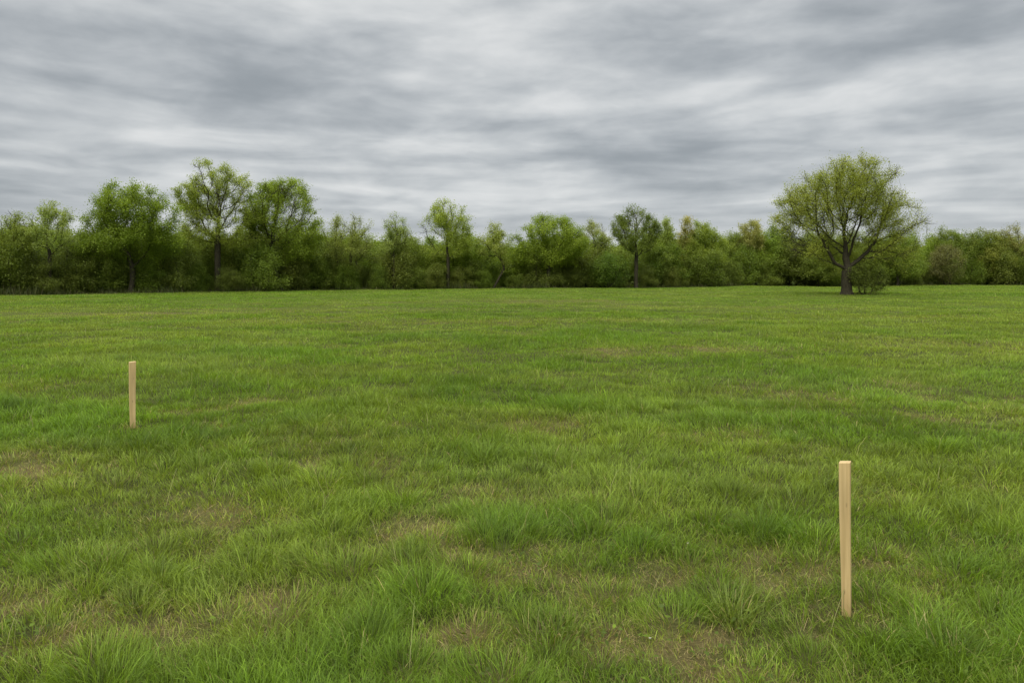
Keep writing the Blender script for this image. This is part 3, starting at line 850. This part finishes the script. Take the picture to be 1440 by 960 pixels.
# rows of trees behind the front row
TOPX = [-200, 0, 100, 250, 330, 440, 480, 540, 660, 720, 820, 870, 930, 1000, 1080, 1110, 1300, 1440, 1650]
TOPY = [312, 320, 322, 322, 326, 318, 328, 330, 334, 338, 330, 338, 326, 328, 326, 330, 334, 328, 325]
rng = np.random.default_rng(77)
PALS = [(MID, MID2), (OLIVE, OLIVE2), (DENSE, DENSE2), ((.105, .15, .035), (.14, .19, .048)), ((.08, .12, .022), (.115, .155, .03))]
k = 0
for row, (dd, step, dtop) in enumerate([(5.5, 30, 3), (10.5, 26, -2)]):
    px = -170.0 + row * 13
    while px < 1630:
        c = PALS[int(rng.integers(len(PALS)))]
        p_ = px + rng.normal(0, 5)
        top = float(np.interp(p_, TOPX, TOPY)) + dtop + rng.normal(0, 5)
        sp = rng.random() < .3
        tree('tree', 'leafy tree in the crowded rows behind the front trees of the wood', fr, p_, top, rng.uniform(44, 70), dl(p_) + dd + rng.normal(0, 1.2), .2,
             [(0, .74, .62, .24), (-.45, .55, .55, .25), (.45, .58, .55, .25), (0, .38, .95, .25)], 300 + k,
             group='trees in the crowded rows behind', natt=300, D=.46, leaves=3200 if sp else 5600, leaf=.175, col=c[0], col2=c[1], rtrunk=.14, twigs=2, sigma=.30, twiglen=.7,
             bare=.4 if sp else 0)
        px += step * rng.uniform(.8, 1.25); k += 1

# shrubs of the thicket along the foot of the wood: a few shapes, copied
protos = []
for j in range(7):
    r_ = np.random.default_rng(900 + j)
    c = [(.07, .105, .02), (.065, .10, .018), (.072, .105, .024), (.06, .10, .015), (.075, .105, .024), (.062, .09, .02), (.072, .115, .02)][j]
    c = tuple(v * 1.0 for v in c)
    (V, f), (LV, LC, LF) = build_tree(4.6, 4.6, .07, [(0, .6, .75, .36), (-.45, .42, .55, .36), (.45, .45, .55, .36), (0, .22, 1.0, .2)], r_, natt=330, D=.34,
                                      leaves=5200, leaf=.15, col=c, rtrunk=.07, stems=3, sigma=.27, twigs=2)
    protos.append((mesh_np('stems', V, [f], None, True), mesh_np('leaves', LV, [LF], LC)))
px = -160.0; k = 0
while px < 1620:
    if 882 < px < 908:
        px = 912
    s_top = float(np.interp(px, TOPX, TOPY)) + rng.choice([12, 24, 34, 44]) + rng.normal(0, 5)
    d = dl(px) + (2.8 if k % 2 else .9) + rng.normal(0, .5)
    x, y = place(px, d)
    h = EYE + (HY - s_top) / F * d
    z = float(terrain(np.array([x]), np.array([y]))[0]) - .05
    root = thing('shrub', 'dark shrub of the thicket filling the foot of the wood', 'shrub', (x, y, z), rng.uniform(0, 6.28), 'shrubs of the thicket at the foot of the wood')
    sc = h / 4.6
    root.scale = (sc * rng.uniform(.9, 1.2), sc * rng.uniform(.8, 1.1), sc)
    a, b = protos[int(rng.integers(7))]
    link('stems', a, M_BARK, root); link('leaves', b, M_LEAF, root)
    px += 19 * rng.uniform(.8, 1.3); k += 1

# the depth of the wood behind: one mass
def wood_mass():
    r_ = np.random.default_rng(55)
    n = 130000
    px = r_.uniform(-420, 1860, n); d = dl(px) + 15 + r_.random(n) * 14
    top = np.interp(px, TOPX, TOPY) + 14 + 12 * (fbm(px * .03, d * .2, 401) - .5)
    H = EYE + (HY - top) / F * d
    z = H * (1 - r_.random(n) ** 1.6)
    x = (px - CX) * d / F
    cen = np.stack([x, d, z], 1)
    g = noise3(cen, .35, 402)
    c = lerp(np.array([.07, .09, .022])[None], np.array([.15, .175, .045])[None], np.clip((g - .35) * 3, 0, 1)[:, None])
    V, C, f = leaf_quads(cen, r_.uniform(.3, .65, n), c, r_)
    o = link('wood', mesh_np('wood', V, [f], C), M_LEAF)
    o['label'] = 'dark mass of woodland foliage far behind the rows of trees'; o['category'] = 'wood'; o['kind'] = 'stuff'


wood_mass()

# ------------------------------------------------------------------ daylight
SUN_EL, SUN_AZ = 48, 205    # azimuth clockwise from +Y (north): behind and to the left of the camera
def make_world():
    w = bpy.data.worlds.new('World'); scene.world = w; w.use_nodes = True
    nt = w.node_tree; N = nt.nodes; L = nt.links; N.clear()
    out = N.new('ShaderNodeOutputWorld')
    sky = N.new('ShaderNodeTexSky'); sky.sky_type = 'NISHITA'; sky.sun_disc = False
    sky.sun_elevation = rad(SUN_EL); sky.sun_rotation = rad(SUN_AZ)
    bg1 = N.new('ShaderNodeBackground'); bg1.inputs[1].default_value = .1
    L.new(sky.outputs[0], bg1.inputs[0])
    tc = N.new('ShaderNodeTexCoord')
    sep = N.new('ShaderNodeSeparateXYZ'); L.new(tc.outputs['Generated'], sep.inputs[0])

    def math_(op, a, b=None, c=None, clamp=False):
        m = N.new('ShaderNodeMath'); m.operation = op; m.use_clamp = clamp
        for i, v in enumerate((a, b, c)):
            if v is None:
                continue
            if isinstance(v, (int, float)):
                m.inputs[i].default_value = v
            else:
                L.new(v, m.inputs[i])
        return m.outputs[0]

    def maprange(v, a, b, c, d, smooth=True):
        m = N.new('ShaderNodeMapRange'); m.interpolation_type = 'SMOOTHSTEP' if smooth else 'LINEAR'
        m.inputs[1].default_value = a; m.inputs[2].default_value = b; m.inputs[3].default_value = c; m.inputs[4].default_value = d
        L.new(v, m.inputs[0]); return m.outputs[0]
    z = math_('MAXIMUM', sep.outputs['Z'], 0.0)
    zc = math_('ADD', z, .15)
    X = math_('DIVIDE', sep.outputs['X'], zc); Y0 = math_('DIVIDE', sep.outputs['Y'], zc)
    # the layers lie in wide arcs around the place
    Y = math_('SQRT', math_('MULTIPLY_ADD', math_('MULTIPLY', X, X), .75, math_('MULTIPLY', Y0, Y0)))

    def noise(sx, sy, detail, rough, dist, off, skew=0.0):
        xs = math_('MULTIPLY_ADD', X, sx, off[0]); ys = math_('MULTIPLY_ADD', Y, sy, off[1])
        if skew:
            ys = math_('MULTIPLY_ADD', X, skew, ys)
        cb = N.new('ShaderNodeCombineXYZ'); L.new(xs, cb.inputs[0]); L.new(ys, cb.inputs[1])
        n = N.new('ShaderNodeTexNoise'); n.inputs['Scale'].default_value = 1
        n.inputs['Detail'].default_value = detail; n.inputs['Roughness'].default_value = rough; n.inputs['Distortion'].default_value = dist
        L.new(cb.outputs[0], n.inputs[0]); return n.outputs[0]
    # wind-drawn layers, each a warped heap of cloud; the second sample a little farther off gives each heap a lit top and a grey base
    wx = noise(.9, 1.2, 2, .5, 0, (13.1, 2.2)); wy = noise(.8, 1.1, 2, .5, 0, (1.7, 21.4))
    wx = math_('MULTIPLY_ADD', wx, 1.2, -.6); wy = math_('MULTIPLY_ADD', wy, .5, -.25)

    def layer(sx, sy, skew, detail, rough, off, dy=0.0):
        xs = math_('MULTIPLY', math_('ADD', X, wx), sx); xs = math_('ADD', xs, off[0])
        ys = math_('MULTIPLY', math_('ADD', math_('ADD', Y, wy), dy), sy); ys = math_('ADD', ys, off[1])
        ys = math_('MULTIPLY_ADD', X, skew, ys)
        cb = N.new('ShaderNodeCombineXYZ'); L.new(xs, cb.inputs[0]); L.new(ys, cb.inputs[1])
        n = N.new('ShaderNodeTexNoise'); n.inputs['Scale'].default_value = 1
        n.inputs['Detail'].default_value = detail; n.inputs['Roughness'].default_value = rough
        L.new(cb.outputs[0], n.inputs[0]); return n.outputs[0]
    n1 = layer(.85, 1.45, 0, 4, .47, (3.7, 1.9))
    n1b = layer(.85, 1.45, 0, 4, .47, (3.7, 1.9), .12)
    n2 = layer(2.6, 3.3, 0, 4, .5, (9.1, 4.3))
    n3 = noise(.4, .6, 2, .5, .2, (5.2, 7.7))
    v = math_('MULTIPLY', n1, .60); v = math_('MULTIPLY_ADD', n2, .10, v); v = math_('ADD', v, .036); v = math_('MULTIPLY_ADD', n3, .18, v)
    v = math_('MULTIPLY_ADD', math_('SUBTRACT', n1, n1b), .32, v)
    # bulges of the cloud bases, seen from the side: rounder than the layers
    def bulge(sx, sz, detail, off):
        cb = N.new('ShaderNodeCombineXYZ')
        L.new(math_('MULTIPLY_ADD', sep.outputs['X'], sx, off), cb.inputs[0]); L.new(math_('MULTIPLY', sep.outputs['Y'], sx), cb.inputs[1])
        L.new(math_('MULTIPLY', sep.outputs['Z'], sz), cb.inputs[2])
        n = N.new('ShaderNodeTexNoise'); n.inputs['Scale'].default_value = 1; n.inputs['Distortion'].default_value = .3
        n.inputs['Detail'].default_value = detail; n.inputs['Roughness'].default_value = .52
        L.new(cb.outputs[0], n.inputs[0]); return n.outputs[0]
    b1 = math_('SUBTRACT', bulge(7, 22, 5, 4.2), .5); b2 = math_('SUBTRACT', bulge(17, 46, 4, 8.7), .5)
    v = math_('MULTIPLY_ADD', b1, .34, v); v = math_('MULTIPLY_ADD', b2, .13, v)
    # a thin place in the cloud, high and left of the middle of the view, and smaller ones
    def spot(px, py, r, amp, vin):
        dx, dz = (px - CX) / F, (HY - py) / F
        l = math.sqrt(dx * dx + 1 + dz * dz)
        vd = N.new('ShaderNodeVectorMath'); vd.operation = 'DISTANCE'
        mp = N.new('ShaderNodeVectorMath'); mp.operation = 'MULTIPLY'; mp.inputs[1].default_value = (1, 1, 1.9)
        L.new(tc.outputs['Generated'], mp.inputs[0]); L.new(mp.outputs[0], vd.inputs[0])
        vd.inputs[1].default_value = (dx / l, 1 / l, dz / l * 1.9)
        m = maprange(vd.outputs['Value'], 0, r, amp, 0)
        return math_('ADD', vin, m)
    for q in [(578, 112, .055, .08), (565, 115, .24, .06), (700, 25, .16, .07), (120, 165, .2, .05), (1180, 240, .25, .05), (650, 250, .3, .04),
              (330, 122, .17, -.07), (90, 235, .16, -.06), (930, 165, .22, -.05), (1250, 105, .22, -.06), (900, 60, .2, -.04), (110, 40, .3, -.05),
              (640, 205, .14, -.04), (1400, 20, .2, -.04), (480, 60, .15, -.03)]:
        v = spot(q[0], q[1], q[2], q[3] * (1 if q[3] > 0 else .65), v)
    ramp = N.new('ShaderNodeValToRGB'); cr = ramp.color_ramp; cr.interpolation = 'B_SPLINE'
    els = [(.30, (.303, .332, .356)), (.39, (.389, .418, .442)), (.48, (.514, .541, .560)), (.57, (.640, .662, .670)), (.70, (.84, .845, .84))]
    cr.elements[0].position = els[0][0]; cr.elements[0].color = (*els[0][1], 1)
    cr.elements[1].position = els[-1][0]; cr.elements[1].color = (*els[-1][1], 1)
    for p_, c_ in els[1:-1]:
        e_ = cr.elements.new(p_); e_.color = (*c_, 1)
    L.new(v, ramp.inputs[0])
    # paler veil toward the horizon
    hz = maprange(sep.outputs['Z'], .0, .14, .40, 0)
    mxh = N.new('ShaderNodeMix'); mxh.data_type = 'RGBA'; L.new(hz, mxh.inputs[0]); L.new(ramp.outputs[0], mxh.inputs[6])
    mxh.inputs[7].default_value = (.60, .63, .655, 1)
    zen = maprange(sep.outputs['Z'], .36, .85, 1.0, 3.4)   # an overcast sky is brightest overhead
    bg2 = N.new('ShaderNodeBackground'); L.new(mxh.outputs[2], bg2.inputs[0]); L.new(zen, bg2.inputs[1])
    ms = N.new('ShaderNodeMixShader'); ms.inputs[0].default_value = .95
    L.new(bg1.outputs[0], ms.inputs[1]); L.new(bg2.outputs[0], ms.inputs[2]); L.new(ms.outputs[0], out.inputs[0])
    w.cycles.sampling_method = 'MANUAL'; w.cycles.sample_map_resolution = 512


make_world()
sd = bpy.data.lights.new('sun', 'SUN'); sd.energy = 1.5; sd.angle = rad(18); sd.color = (1, .95, .86)
so = bpy.data.objects.new('sun', sd); COL.objects.link(so)
so.rotation_euler = (rad(90 - SUN_EL), 0, rad(180 - SUN_AZ) + 0)
from mathutils import Vector
az = rad(SUN_AZ); el = rad(SUN_EL)
dirv = Vector((math.sin(az) * math.cos(el), math.cos(az) * math.cos(el), math.sin(el)))   # toward the sun
so.rotation_euler = dirv.to_track_quat('Z', 'Y').to_euler()
so.location = (-20, -40, 60)

# ------------------------------------------------------------------ camera
cd = bpy.data.cameras.new('camera'); cam = bpy.data.objects.new('camera', cd); COL.objects.link(cam)
cam.location = (0, 0, EYE); cam.rotation_euler = (rad(90), 0, 0)
cd.sensor_width = 36; cd.lens = F / 1440 * 36
cd.shift_y = -(480 - HY) / 1440.0
cd.clip_start = .05; cd.clip_end = 6000
scene.camera = cam

scene.view_settings.view_transform = 'Standard'; scene.view_settings.look = 'None'; scene.view_settings.exposure = 0
scene.render.engine = 'CYCLES'
cy = scene.cycles
cy.max_bounces = 5; cy.diffuse_bounces = 3; cy.glossy_bounces = 1; cy.transmission_bounces = 3; cy.transparent_max_bounces = 4
cy.use_denoising = True
cy.use_adaptive_sampling = False
print('script', round(time.time() - T0, 1))
